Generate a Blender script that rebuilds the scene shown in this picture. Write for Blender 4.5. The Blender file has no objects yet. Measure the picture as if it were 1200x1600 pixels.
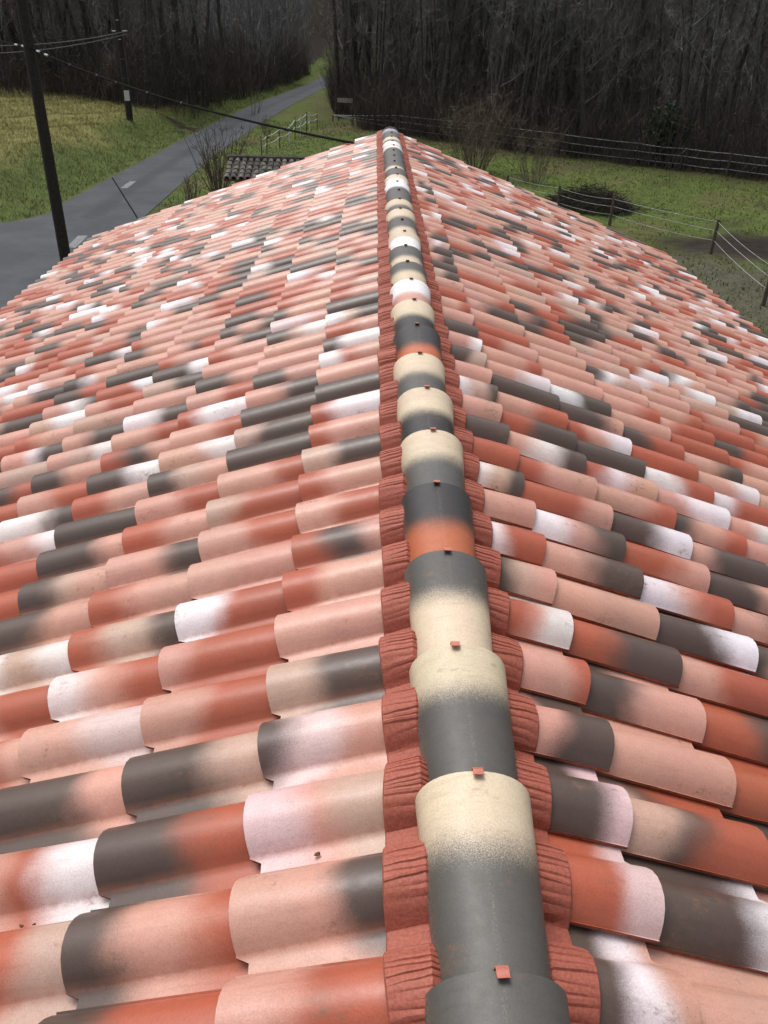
import bpy, bmesh, math, random
import numpy as np
from mathutils import Matrix, Vector

random.seed(7); rng = np.random.default_rng(11)
scene = bpy.context.scene
COL = scene.collection

# ------------------------------------------------------------------ camera
FPX = 1295.0                                   # focal length in photo pixels (1200 x 1600)
PITCH, YAW, ROLL = (math.radians(a) for a in (31.01, 1.70, 2.33))
CAM = np.array([-0.239, 0.0, 1.30])            # the ridge crest is z = 0, x = 0
FW = np.array([math.sin(YAW)*math.cos(PITCH), math.cos(YAW)*math.cos(PITCH), -math.sin(PITCH)])
RT0 = np.array([math.cos(YAW), -math.sin(YAW), 0.0]); UP0 = np.cross(RT0, FW)
RT = RT0*math.cos(ROLL)+UP0*math.sin(ROLL); UP = -RT0*math.sin(ROLL)+UP0*math.cos(ROLL)
cd = bpy.data.cameras.new('camera'); cam = bpy.data.objects.new('camera', cd); COL.objects.link(cam)
cd.sensor_fit = 'VERTICAL'; cd.sensor_height = 24.0; cd.sensor_width = 18.0
cd.lens = FPX/1600*24.0; cd.clip_start = 0.05; cd.clip_end = 3000
cam.matrix_world = Matrix(((RT[0], UP[0], -FW[0], CAM[0]), (RT[1], UP[1], -FW[1], CAM[1]),
                           (RT[2], UP[2], -FW[2], CAM[2]), (0, 0, 0, 1)))
scene.camera = cam

# ------------------------------------------------------------------ sky, sun, exposure
SUN_EL, SUN_AZ = math.radians(66), math.radians(-42)      # azimuth from +Y towards +X
world = bpy.data.worlds.new('World'); scene.world = world; world.use_nodes = True
wn = world.node_tree; wn.nodes.clear()
sky = wn.nodes.new('ShaderNodeTexSky'); sky.sky_type = 'NISHITA'; sky.sun_disc = False
sky.sun_elevation = SUN_EL; sky.sun_rotation = SUN_AZ
sky.air_density = 1.0; sky.dust_density = 6.0; sky.ozone_density = 1.0; sky.altitude = 100
hs = wn.nodes.new('ShaderNodeHueSaturation'); hs.inputs['Saturation'].default_value = 0.28   # overcast: grey-white sky
bg = wn.nodes.new('ShaderNodeBackground'); bg.inputs['Strength'].default_value = 0.13
wo = wn.nodes.new('ShaderNodeOutputWorld')
wn.links.new(sky.outputs['Color'], hs.inputs['Color']); wn.links.new(hs.outputs['Color'], bg.inputs['Color'])
wn.links.new(bg.outputs['Background'], wo.inputs['Surface'])
sl = bpy.data.lights.new('sun', 'SUN'); sl.energy = 1.1; sl.angle = math.radians(32); sl.color = (1.0, 0.97, 0.93)
so = bpy.data.objects.new('sun', sl); COL.objects.link(so)
sd = Vector((math.sin(SUN_AZ)*math.cos(SUN_EL), math.cos(SUN_AZ)*math.cos(SUN_EL), math.sin(SUN_EL)))
so.rotation_euler = sd.to_track_quat('Z', 'Y').to_euler(); so.location = (0, 0, 40)
scene.view_settings.view_transform = 'Standard'; scene.view_settings.look = 'None'
scene.view_settings.gamma = 1.0; scene.view_settings.use_curve_mapping = False
scene.view_settings.exposure = 0.57
scene.render.engine = 'CYCLES'
scene.cycles.max_bounces = 6; scene.cycles.diffuse_bounces = 3; scene.cycles.glossy_bounces = 3

# ------------------------------------------------------------------ pixel helpers
GZ = -5.0
def ray(px, py): return FW+RT*(px-600)/FPX-UP*(py-800)/FPX
def at_z(px, py, z):
    d = ray(px, py); return CAM+d*((z-CAM[2])/d[2])
def at_y(px, py, y):
    d = ray(px, py); return CAM+d*((y-CAM[1])/d[1])
def pix(P):
    d = np.asarray(P, float)-CAM; k = d@FW
    return 600+FPX*(d@RT)/k, 800-FPX*(d@UP)/k

# ------------------------------------------------------------------ object helpers
def link(o, parent=None):
    COL.objects.link(o)
    if parent is not None: o.parent = parent
    return o
def mesh_np(name, V, F, mats=(), smooth=False, mat_idx=None, sharp_deg=None):
    me = bpy.data.meshes.new(name)
    V = np.asarray(V, np.float32)
    if isinstance(F, np.ndarray) or (len(F) and all(len(f) == len(F[0]) for f in F)):
        F = np.asarray(F, np.int32); n, k = F.shape
        me.vertices.add(len(V)); me.vertices.foreach_set('co', V.ravel())
        me.loops.add(n*k); me.loops.foreach_set('vertex_index', F.ravel())
        me.polygons.add(n); me.polygons.foreach_set('loop_start', np.arange(n, dtype=np.int32)*k)
        try: me.polygons.foreach_set('loop_total', np.full(n, k, np.int32))
        except Exception: pass
        me.update(calc_edges=True)
    else:
        me.from_pydata([tuple(map(float, v)) for v in V], [], [tuple(map(int, f)) for f in F])
    for m in mats: me.materials.append(m)
    if mat_idx is not None: me.polygons.foreach_set('material_index', np.asarray(mat_idx, np.int32))
    me.polygons.foreach_set('use_smooth', np.full(len(me.polygons), bool(smooth)))
    if sharp_deg is not None:
        try: me.set_sharp_from_angle(angle=math.radians(sharp_deg))
        except Exception: pass
    me.validate(); me.update()
    return me
def obj(name, me, parent=None, loc=None, rotz=0.0):
    o = bpy.data.objects.new(name, me); link(o, parent)
    if loc is not None: o.location = [float(c) for c in loc]
    if rotz: o.rotation_euler = (0, 0, rotz)
    return o
def tag(o, label, cat, group=None):
    o['label'] = label; o['category'] = cat
    if group: o['group'] = group
    return o
def thing(name, label, cat, loc=(0, 0, 0), group=None, rotz=0.0):
    o = bpy.data.objects.new(name, None); link(o); o.location = [float(c) for c in loc]
    o.rotation_euler = (0, 0, rotz); o.empty_display_size = 0.2
    return tag(o, label, cat, group)
def dup(root, loc, rotz, scale=1.0):
    r = root.copy(); COL.objects.link(r); r.location = [float(c) for c in loc]; r.rotation_euler = (0, 0, rotz)
    r.scale = (scale, scale, scale)
    for ch in list(root.children):
        c = ch.copy(); COL.objects.link(c); c.parent = r
    return r

class MB:                                            # collects quads / tris
    def __init__(s): s.V = []; s.F = []; s.M = []
    def add(s, V, F, m=0):
        b = len(s.V); s.V += [tuple(map(float, v)) for v in V]; s.F += [tuple(i+b for i in f) for f in F]; s.M += [m]*len(F)
    def box(s, c, size, R=None, m=0):
        hx, hy, hz = (k/2 for k in size); P = []
        for x in (-hx, hx):
            for y in (-hy, hy):
                for z in (-hz, hz):
                    v = Vector((x, y, z))
                    if R is not None: v = R@v
                    P.append((v[0]+c[0], v[1]+c[1], v[2]+c[2]))
        s.add(P, [(0, 1, 3, 2), (4, 6, 7, 5), (0, 4, 5, 1), (2, 3, 7, 6), (0, 2, 6, 4), (1, 5, 7, 3)], m)
    def tube(s, pts, radii, n=6, m=0, cap=True):
        pts = [np.asarray(p, float) for p in pts]; V = []; F = []
        for i, p in enumerate(pts):
            t = pts[min(i+1, len(pts)-1)]-pts[max(i-1, 0)]; t = t/(np.linalg.norm(t)+1e-9)
            a = np.cross(t, [0, 0, 1.0] if abs(t[2]) < 0.9 else [1.0, 0, 0]); a /= np.linalg.norm(a); b = np.cross(t, a)
            r = radii[i] if hasattr(radii, '__len__') else radii
            for k in range(n):
                q = 2*math.pi*k/n; V.append(p+r*(a*math.cos(q)+b*math.sin(q)))
        for i in range(len(pts)-1):
            for k in range(n):
                F.append((i*n+k, i*n+(k+1) % n, (i+1)*n+(k+1) % n, (i+1)*n+k))
        if cap:
            F.append(tuple(range(n))[::-1]); F.append(tuple(range((len(pts)-1)*n, len(pts)*n)))
        s.add(V, F, m)
    def build(s, name, mats, parent=None, smooth=False, loc=None, sharp=35):
        me = mesh_np(name, s.V, s.F, mats if isinstance(mats, (list, tuple)) else [mats], smooth, s.M, sharp if smooth else None)
        return obj(name, me, parent, loc)

# ------------------------------------------------------------------ material helpers
def new_mat(name):
    m = bpy.data.materials.new(name); m.use_nodes = True; nt = m.node_tree
    for n in list(nt.nodes):
        if n.type != 'OUTPUT_MATERIAL': nt.nodes.remove(n)
    out = [n for n in nt.nodes if n.type == 'OUTPUT_MATERIAL'][0]
    b = nt.nodes.new('ShaderNodeBsdfPrincipled'); nt.links.new(b.outputs[0], out.inputs['Surface'])
    return m, nt, b
def N(nt, typ, **kw):
    n = nt.nodes.new(typ)
    for k, v in kw.items(): setattr(n, k, v)
    return n
def L(nt, a, b): nt.links.new(a, b)
def math_n(nt, op, a, b=None, c=None, clamp=False):
    n = N(nt, 'ShaderNodeMath', operation=op); n.use_clamp = clamp
    for i, v in enumerate((a, b, c)):
        if v is None: continue
        if isinstance(v, (int, float)): n.inputs[i].default_value = v
        else: L(nt, v, n.inputs[i])
    return n.outputs[0]
def mix_n(nt, fac, a, b, blend='MIX'):
    n = N(nt, 'ShaderNodeMix', data_type='RGBA', blend_type=blend)
    for i, v in ((0, fac), (6, a), (7, b)):
        if isinstance(v, (int, float)): n.inputs[i].default_value = v
        elif isinstance(v, tuple): n.inputs[i].default_value = (*v[:3], 1)
        else: L(nt, v, n.inputs[i])
    return n.outputs[2]
def noise_n(nt, scale, detail=3, rough=0.55, vec=None):
    n = N(nt, 'ShaderNodeTexNoise'); n.inputs['Scale'].default_value = scale; n.inputs['Detail'].default_value = detail
    n.inputs['Roughness'].default_value = rough
    if vec is not None: L(nt, vec, n.inputs['Vector'])
    return n.outputs['Fac']
def ramp_n(nt, fac, lo, hi):
    n = N(nt, 'ShaderNodeMapRange'); n.interpolation_type = 'SMOOTHSTEP'
    L(nt, fac, n.inputs['Value'])
    for nm, v in (('From Min', lo), ('From Max', hi)):
        if isinstance(v, (int, float)): n.inputs[nm].default_value = v
        else: L(nt, v, n.inputs[nm])
    return n.outputs['Result']
def bump_n(nt, b, h, strength, dist):
    n = N(nt, 'ShaderNodeBump'); n.inputs['Strength'].default_value = strength; n.inputs['Distance'].default_value = dist
    L(nt, h, n.inputs['Height']); L(nt, n.outputs[0], b.inputs['Normal'])
def simple_mat(name, c1, c2=None, scale=8, rough=0.8, bump=0.0, spec=0.3, metallic=0.0, dist=0.01):
    m, nt, b = new_mat(name); b.inputs['Roughness'].default_value = rough; b.inputs['Specular IOR Level'].default_value = spec
    b.inputs['Metallic'].default_value = metallic
    g = N(nt, 'ShaderNodeNewGeometry')
    f = noise_n(nt, scale, 5, 0.6, g.outputs['Position'])
    L(nt, mix_n(nt, ramp_n(nt, f, 0.35, 0.65), c1, c2 or tuple(k*0.7 for k in c1)), b.inputs['Base Color'])
    if bump: bump_n(nt, b, f, bump, dist)
    return m

# glazed clay: three colours along the tile, spray and painted-in sheen, soft speckled borders
def glaze_mat(name, kind, speck=0.065, rough=0.37, wob=0.34, soft=0.18, crease=True):
    m, nt, b = new_mat(name)
    def at(nm):
        n = N(nt, 'ShaderNodeAttribute', attribute_type=kind, attribute_name=nm); return n
    A, B, C, Pm = at('glaze_low'), at('glaze_mid'), at('glaze_high'), at('glaze_pos')
    uv = N(nt, 'ShaderNodeUVMap', uv_map='UVMap'); s = N(nt, 'ShaderNodeSeparateXYZ'); L(nt, uv.outputs[0], s.inputs[0])
    sp = N(nt, 'ShaderNodeSeparateXYZ'); L(nt, Pm.outputs['Vector'], sp.inputs[0])
    g = N(nt, 'ShaderNodeNewGeometry'); pos = g.outputs['Position']
    n1 = noise_n(nt, 7.0, 2, 0.5, pos); n2 = noise_n(nt, 420.0, 2, 0.7, pos); n3 = noise_n(nt, 38.0, 4, 0.6, pos)
    u = s.outputs[0]
    ud = math_n(nt, 'MULTIPLY_ADD', math_n(nt, 'SUBTRACT', n1, 0.5), wob, u)
    ud = math_n(nt, 'MULTIPLY_ADD', math_n(nt, 'SUBTRACT', n2, 0.5), speck*3.0, ud)
    vv = math_n(nt, 'SUBTRACT', s.outputs[1], 0.6); vv = math_n(nt, 'MULTIPLY', vv, vv)
    ud = math_n(nt, 'MULTIPLY_ADD', vv, sp.outputs[2], ud)
    t1, t2 = sp.outputs[0], sp.outputs[1]
    m1 = ramp_n(nt, ud, math_n(nt, 'SUBTRACT', t1, soft), math_n(nt, 'ADD', t1, soft))
    m2 = ramp_n(nt, ud, math_n(nt, 'SUBTRACT', t2, soft), math_n(nt, 'ADD', t2, soft))
    col = mix_n(nt, m2, mix_n(nt, m1, A.outputs['Color'], B.outputs['Color']), C.outputs['Color'])
    # mottling of the glaze, scuffs and clay dust
    col = mix_n(nt, ramp_n(nt, n3, 0.3, 0.75), col, mix_n(nt, 1.0, col, (0.93, 0.92, 0.92), 'MULTIPLY'))
    col = mix_n(nt, ramp_n(nt, noise_n(nt, 260, 3, 0.7, pos), 0.35, 0.7), col, mix_n(nt, 1.0, col, (0.82, 0.80, 0.79), 'MULTIPLY'))
    stm = N(nt, 'ShaderNodeMapping'); stm.inputs['Scale'].default_value = (3, 30, 3); L(nt, pos, stm.inputs['Vector'])
    col = mix_n(nt, math_n(nt, 'MULTIPLY', ramp_n(nt, noise_n(nt, 2.2, 5, 0.65, stm.outputs[0]), 0.5, 0.75), 0.5), col, mix_n(nt, 1.0, col, (0.80, 0.76, 0.74), 'MULTIPLY'))
    scale_map = N(nt, 'ShaderNodeMapping'); scale_map.inputs['Scale'].default_value = (1, 1.6, 1); L(nt, pos, scale_map.inputs['Vector'])
    d1 = noise_n(nt, 5.3, 6, 0.72, scale_map.outputs[0]); d2 = noise_n(nt, 55, 5, 0.75, scale_map.outputs[0])
    dirt = math_n(nt, 'MULTIPLY', ramp_n(nt, d1, 0.555, 0.68), ramp_n(nt, d2, 0.44, 0.64))
    col = mix_n(nt, math_n(nt, 'MULTIPLY', dirt, 0.8), col, (0.16, 0.085, 0.05))
    fl = noise_n(nt, 190, 2, 0.5, pos)
    col = mix_n(nt, math_n(nt, 'MULTIPLY', ramp_n(nt, fl, 0.735, 0.775), 0.7), col, (0.10, 0.06, 0.045))
    # bare clay shows through along the crease where the spray does not reach
    if crease: cr = ramp_n(nt, math_n(nt, 'ABSOLUTE', math_n(nt, 'SUBTRACT', s.outputs[1], 0.232)), 0.055, 0.0)
    if crease: col = mix_n(nt, math_n(nt, 'MULTIPLY', math_n(nt, 'MULTIPLY', cr, 0.32), ramp_n(nt, n3, 0.25, 0.6)), col, (0.30, 0.10, 0.055))
    if not crease:                                    # mould seam along the crest, overspray-free flanks
        sm = math_n(nt, 'MULTIPLY', ramp_n(nt, math_n(nt, 'ABSOLUTE', math_n(nt, 'SUBTRACT', s.outputs[1], 0.6)), 0.016, 0.004), ramp_n(nt, noise_n(nt, 240, 3, 0.7, pos), 0.5, 0.62))
        col = mix_n(nt, math_n(nt, 'MULTIPLY', sm, 0.13), col, (0.42, 0.36, 0.29))
        fk = math_n(nt, 'MULTIPLY', ramp_n(nt, math_n(nt, 'ABSOLUTE', math_n(nt, 'SUBTRACT', s.outputs[1], 0.6)), 0.28, 0.42), ramp_n(nt, noise_n(nt, 210, 3, 0.75, pos), 0.46, 0.60))
        col = mix_n(nt, math_n(nt, 'MULTIPLY', fk, 0.6), col, (0.34, 0.24, 0.18))
    L(nt, col, b.inputs['Base Color'])
    r = math_n(nt, 'MULTIPLY_ADD', n3, 0.22, rough-0.10); L(nt, r, b.inputs['Roughness'])
    b.inputs['Specular IOR Level'].default_value = 0.46
    h = math_n(nt, 'MULTIPLY_ADD', n2, 0.25, noise_n(nt, 60, 4, 0.6, pos))
    bump_n(nt, b, h, 0.16, 0.003)
    return m
MAT_TILE = glaze_mat('glazed_clay_tile', 'OBJECT')
MAT_TILEF = glaze_mat('glazed_clay_tile_field', 'GEOMETRY')
MAT_RIDGE = glaze_mat('glazed_clay_ridge', 'OBJECT', speck=0.13, rough=0.5, wob=0.10, soft=0.13, crease=False)
MAT_CLAY = simple_mat('bare_red_clay', (0.27, 0.085, 0.045), (0.19, 0.055, 0.03), 60, 0.85, 0.3, dist=0.003)
MAT_FLASH = simple_mat('red_flashing', (0.335, 0.098, 0.064), (0.25, 0.068, 0.046), 170, 0.6, 0.3, dist=0.003)
MAT_CLIP = simple_mat('red_clip_metal', (0.42, 0.13, 0.085), (0.34, 0.10, 0.07), 60, 0.35, 0.0, spec=0.5)
MAT_RENDER = simple_mat('lime_render', (0.55, 0.50, 0.42), (0.47, 0.42, 0.35), 12, 0.9, 0.3)
MAT_WOOD = simple_mat('dark_pole_wood', (0.020, 0.017, 0.015), (0.033, 0.028, 0.025), 14, 0.9, 0.5)
MAT_POST = simple_mat('weathered_post', (0.06, 0.048, 0.038), (0.09, 0.075, 0.06), 20, 0.9, 0.4)
MAT_PALE = simple_mat('pale_plastic', (0.55, 0.56, 0.55), (0.45, 0.46, 0.45), 20, 0.5)
MAT_TAPE = simple_mat('fence_tape', (0.52, 0.54, 0.55), (0.40, 0.42, 0.43), 9, 0.6)
MAT_GREYTAPE = simple_mat('grey_fence_wire', (0.36, 0.38, 0.40), (0.26, 0.27, 0.28), 3, 0.6)
MAT_CABLE = simple_mat('black_cable', (0.010, 0.010, 0.010), (0.014, 0.014, 0.014), 20, 0.95, spec=0.05)
MAT_WIRE = simple_mat('grey_wire', (0.15, 0.15, 0.155), (0.12, 0.12, 0.125), 20, 0.45)
MAT_STEEL = simple_mat('galvanised_steel', (0.42, 0.43, 0.44), (0.34, 0.35, 0.36), 30, 0.4, metallic=0.6)
MAT_BARK = simple_mat('dark_bark', (0.046, 0.042, 0.039), (0.085, 0.080, 0.075), 6, 0.95, 0.5, spec=0.1)
MAT_TWIG = simple_mat('bare_twigs', (0.175, 0.158, 0.145), (0.11, 0.102, 0.096), 0.35, 0.95, spec=0.1)
MAT_TWIG2 = simple_mat('grey_twigs', (0.205, 0.203, 0.20), (0.125, 0.126, 0.127), 0.5, 0.95, spec=0.1)
MAT_SHRUB = simple_mat('brown_shrub_twigs', (0.15, 0.118, 0.09), (0.095, 0.075, 0.058), 1.5, 0.95, spec=0.1)
MAT_PALEBARK = simple_mat('pale_bark', (0.20, 0.20, 0.185), (0.13, 0.125, 0.115), 3, 0.9, spec=0.1)
MAT_IVY = simple_mat('ivy_leaves', (0.020, 0.032, 0.014), (0.032, 0.047, 0.022), 1.4, 0.6)
MAT_RUSSET = simple_mat('russet_leaves', (0.17, 0.062, 0.034), (0.11, 0.045, 0.028), 1.2, 0.8)

# ------------------------------------------------------------------ terrain
EDGE_L = [(-70, 25.5), (-30, 27.2)]+[tuple(at_z(px, py, GZ)[:2]) for px, py in
          ((0, 349), (25, 347), (75, 335), (102, 317), (175, 277), (225, 252), (280, 221), (345, 187.5), (400, 162), (440, 147.5), (480, 132.5), (506, 119))]
EDGE_R = [tuple(at_z(px, py, GZ)[:2]) for px, py in
          ((225, 340), (280, 291), (332, 245), (405, 195), (455, 165), (492, 145), (520, 132))]
EDGE_L += [(EDGE_L[-1][0]+7, EDGE_L[-1][1]+11), (EDGE_L[-1][0]+22, EDGE_L[-1][1]+22), (EDGE_L[-1][0]+60, EDGE_L[-1][1]+34)]
EDGE_R = [(EDGE_R[0][0]-0.1, -40), (EDGE_R[0][0], 10)]+EDGE_R
EDGE_R += [(EDGE_R[-1][0]+7, EDGE_R[-1][1]+9), (EDGE_R[-1][0]+20, EDGE_R[-1][1]+17), (EDGE_R[-1][0]+56, EDGE_R[-1][1]+28)]
EL = np.array(EDGE_L); ER = np.array(EDGE_R)
def poly_dist(x, y, P):                              # signed distance, positive on the left of the polyline
    x = np.asarray(x, float); y = np.asarray(y, float)
    best = np.full(x.shape, 1e9); sgn = np.ones(x.shape)
    for a, b in zip(P[:-1], P[1:]):
        d = b-a; l2 = d@d; t = np.clip(((x-a[0])*d[0]+(y-a[1])*d[1])/l2, 0, 1)
        qx, qy = x-(a[0]+t*d[0]), y-(a[1]+t*d[1]); dd = np.hypot(qx, qy)
        cr = d[0]*(y-a[1])-d[1]*(x-a[0]); up = dd < best
        best = np.where(up, dd, best); sgn = np.where(up, np.where(cr > 0, 1.0, -1.0), sgn)
    return best*sgn
def sstep(a, b, x):
    t = np.clip((x-a)/(b-a), 0, 1); return t*t*(3-2*t)
def wav(x, y, s, k=0):
    return (np.sin(x*s+1.3+k)*np.cos(y*s*0.83-0.7*k)+np.sin(x*s*2.1-y*s*1.7+k)*0.5+np.sin(x*s*4.3+y*s*3.7+2*k)*0.25)/1.75
def height(x, y):
    x = np.asarray(x, float); y = np.asarray(y, float)
    d = poly_dist(x, y, EL); dr = poly_dist(x, y, ER)
    h = np.full(x.shape, GZ)
    bank = 0.95*sstep(0.7, 3.6, d)+0.02*np.clip(d-3.6, 0, 40)+(0.10*wav(x, y, 1.1)+0.07*wav(x, y, 2.9, 5))*sstep(0.8, 2.4, d)
    h = h+np.where(d > 0, bank, 0)
    off = (d < 0) & (dr < 0)
    h = h+np.where(off, 0.07*wav(x, y, 0.8, 2)*sstep(0.4, 2.5, -dr), 0)
    far = np.maximum(sstep(70, 230, y), sstep(55, 190, np.abs(x)))
    roadw = sstep(4, 40, np.minimum(np.abs(d), np.abs(dr)))
    h = h+30*far*roadw
    return h
def hit(px, py):                                     # first point of the ground along a pixel's ray
    d = ray(px, py); t = np.linspace(8, 260, 6000)
    P = CAM[None]+d[None]*t[:, None]; below = P[:, 2] < height(P[:, 0], P[:, 1])
    i = int(np.argmax(below)) if below.any() else len(t)-1
    return P[i]

def axis(lo, hi, a, b, fine, n):
    l = a-(a-lo)*np.linspace(1, 0, n)[:-1]**2.0; r = b+(hi-b)*np.linspace(0, 1, n)[1:]**2.0
    return np.concatenate([l, np.arange(a, b+1e-6, fine), r])
gx = axis(-700, 700, -42, 42, 0.42, 22); gy = axis(-400, 900, 8, 112, 0.42, 22)
GX, GY = np.meshgrid(gx, gy); Hh = height(GX, GY)
nx, ny = len(gx), len(gy)
idx = np.arange(nx*ny).reshape(ny, nx)
quads = np.stack([idx[:-1, :-1], idx[:-1, 1:], idx[1:, 1:], idx[1:, :-1]], -1).reshape(-1, 4)
# what grows where: meadow, bank, short paddock turf, mud, leaf litter
dL = poly_dist(GX, GY, EL); dR = poly_dist(GX, GY, ER)
WOOD_L = np.array([at_z(px, py, GZ+1.2)[:2] for px, py in ((-260, 128), (0, 137), (130, 147), (230, 161))]+[hit(px, py)[:2] for px, py in ((300, 158), (380, 150), (430, 144), (446, 132), (480, 112))])
WOOD_R = np.array([hit(px, py)[:2] for px, py in ((524, 150), (527, 178))]+[at_z(px, py, GZ)[:2] for px, py in ((560, 200), (640, 214), (800, 236), (1000, 258), (1200, 283), (1500, 325))])
woodl = poly_dist(GX, GY, WOOD_L); woodr = poly_dist(GX, GY, WOOD_R)
nz = wav(GX, GY, 0.55, 1); nz2 = wav(GX, GY, 1.7, 3)
col = np.empty(GX.shape+(3,))
col[:] = (0.080, 0.108, 0.030)                                          # paddock turf
def blend(mask, c):
    col[:] = col*(1-mask[..., None])+np.array(c)*mask[..., None]
blend(np.clip(sstep(0.0, 0.7, nz), 0, 1)*0.7, (0.105, 0.092, 0.045)); blend(sstep(0.15, 0.7, wav(GX, GY, 0.9, 7))*0.5*(dR < 0), (0.050, 0.042, 0.028)); blend(sstep(-4.0, -0.5, woodr+nz2)*0.55*(dR < 0), (0.070, 0.058, 0.034))
blend(sstep(0, 0.5, dL), (0.078, 0.105, 0.032))
blend(sstep(1.8, 4.6, dL+nz*1.2)*0.9*(1-sstep(62, 72, GY)), (0.188, 0.172, 0.066))                # dry meadow above the bank
blend(sstep(0.1, 0.7, nz2)*sstep(3, 6, dL)*0.5, (0.10, 0.105, 0.035))
mud = hit(1170, 388); blend(1-sstep(1.0, 2.6, np.hypot((GX-mud[0])/1.8, GY-mud[1])+nz2*0.6), (0.028, 0.022, 0.019))
mud2 = hit(1150, 455); blend((1-sstep(1.5, 4.5, np.hypot(GX-mud2[0], (GY-mud2[1])*0.8)+nz2*0.9))*0.8, (0.085, 0.075, 0.066))
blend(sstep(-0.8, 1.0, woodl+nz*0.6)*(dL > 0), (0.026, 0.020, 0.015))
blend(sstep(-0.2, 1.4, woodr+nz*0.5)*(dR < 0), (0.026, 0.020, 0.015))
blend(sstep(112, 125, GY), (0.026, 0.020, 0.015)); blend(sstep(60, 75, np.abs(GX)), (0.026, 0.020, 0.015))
shoulder = (1-sstep(0.15, 0.55, np.abs(dL)))+(1-sstep(0.15, 0.5, np.abs(dR))); blend(np.clip(shoulder, 0, 1)*0.6, (0.075, 0.085, 0.035))
mg, nt, b = new_mat('ground_cover'); b.inputs['Roughness'].default_value = 0.95; b.inputs['Specular IOR Level'].default_value = 0.1
ga = N(nt, 'ShaderNodeAttribute', attribute_name='cover'); gp = N(nt, 'ShaderNodeNewGeometry').outputs['Position']
f1 = noise_n(nt, 2.6, 6, 0.7, gp); f2 = noise_n(nt, 14, 5, 0.7, gp)
c1 = mix_n(nt, ramp_n(nt, f1, 0.35, 0.7), ga.outputs['Color'], mix_n(nt, 1.0, ga.outputs['Color'], (0.62, 0.66, 0.6), 'MULTIPLY'))
c1 = mix_n(nt, ramp_n(nt, f2, 0.4, 0.75), c1, mix_n(nt, 1.0, c1, (1.5, 1.4, 1.3), 'MULTIPLY'))
L(nt, c1, b.inputs['Base Color']); bump_n(nt, b, math_n(nt, 'MULTIPLY_ADD', f2, 0.4, f1), 0.8, 0.15)
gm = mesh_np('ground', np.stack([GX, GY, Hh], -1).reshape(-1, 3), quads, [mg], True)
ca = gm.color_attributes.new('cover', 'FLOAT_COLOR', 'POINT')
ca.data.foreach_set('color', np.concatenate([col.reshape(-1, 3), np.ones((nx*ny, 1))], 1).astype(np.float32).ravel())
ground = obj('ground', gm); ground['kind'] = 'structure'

# road: the lane and the junction in front of it
mr, nt, b = new_mat('worn_asphalt'); rp = N(nt, 'ShaderNodeNewGeometry').outputs['Position']
ra = N(nt, 'ShaderNodeAttribute', attribute_name='across')
f1 = noise_n(nt, 0.6, 5, 0.6, rp); f2 = noise_n(nt, 60, 3, 0.6, rp)
base = mix_n(nt, ramp_n(nt, f1, 0.35, 0.68), (0.036, 0.041, 0.048), (0.054, 0.060, 0.069))
tr = math_n(nt, 'ABSOLUTE', math_n(nt, 'SUBTRACT', math_n(nt, 'MULTIPLY_ADD', math_n(nt, 'SUBTRACT', f1, 0.5), 0.12, ra.outputs['Fac']), 0.47))
base = mix_n(nt, math_n(nt, 'MULTIPLY', ramp_n(nt, tr, 0.16, 0.03), 0.55), base, (0.019, 0.022, 0.026))
f3 = noise_n(nt, 2.3, 6, 0.7, rp); base = mix_n(nt, math_n(nt, 'MULTIPLY', ramp_n(nt, f3, 0.5, 0.68), 0.5), base, mix_n(nt, 1.0, base, (0.62, 0.62, 0.62), 'MULTIPLY'))
base = mix_n(nt, math_n(nt, 'MULTIPLY', f2, 0.5), base, mix_n(nt, 1.0, base, (0.7, 0.7, 0.7), 'MULTIPLY'))
L(nt, base, b.inputs['Base Color']); b.inputs['Roughness'].default_value = 0.72; b.inputs['Specular IOR Level'].default_value = 0.22; bump_n(nt, b, f2, 0.3, 0.006)
def resample(P, n):
    P = np.asarray(P, float); s = np.concatenate([[0], np.cumsum(np.linalg.norm(np.diff(P, axis=0), axis=1))]); t = np.linspace(0, s[-1], n)
    return np.stack([np.interp(t, s, P[:, 0]), np.interp(t, s, P[:, 1])], -1)
near_l = [(-14, -40), (-13.5, 8), (-13.4, 22)]+[EDGE_L[2]]
RL = resample(EDGE_L[4:], 120); RR = resample([(ER[2][0], ER[2][1]-1.2)]+EDGE_R[2:], 120)
k = 7; V = []; A = []
for l, r in zip(RL, RR):
    for j in range(k):
        t = j/(k-1); q = l*(1-t)+r*t; V.append((q[0], q[1], height(q[0], q[1])*0+max(GZ, float(height(q[0], q[1])) if q[1] > 100 else GZ)+0.02)); A.append(t)
F = [(i*k+j, i*k+j+1, (i+1)*k+j+1, (i+1)*k+j) for i in range(119) for j in range(k-1)]
# junction apron: continues from the first lane station to the left and towards the camera
b0 = len(V)
ap = [RL[0], RR[0], (ER[1][0], 10), (ER[0][0], -40), (-13.0, -40), (-13.0, 12), (-16, 17.5), (-30, 19.8), (-70, 18.6), (-70, 25.4), (-30, 27.1), EL[2], EL[3]]
cen = (-10.5, 21.0)
V += [(cen[0], cen[1], GZ+0.02)]; A += [0.9]
for q in ap: V.append((q[0], q[1], GZ+0.02)); A.append(0.9)
F += [(b0, b0+1+(i+1) % len(ap), b0+1+i) for i in range(len(ap))]
rm = mesh_np('road', V, F, [mr], True); at_ = rm.attributes.new('across', 'FLOAT', 'POINT'); at_.data.foreach_set('value', np.array(A, np.float32))
road = obj('road', rm); road['kind'] = 'structure'
MAT_PAINT = simple_mat('worn_white_paint', (0.19, 0.195, 0.20), (0.09, 0.092, 0.095), 9, 0.7)
MAT_TAR = simple_mat('tar_seam', (0.008, 0.008, 0.008), (0.012, 0.012, 0.012), 10, 0.95, spec=0.05)
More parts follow.
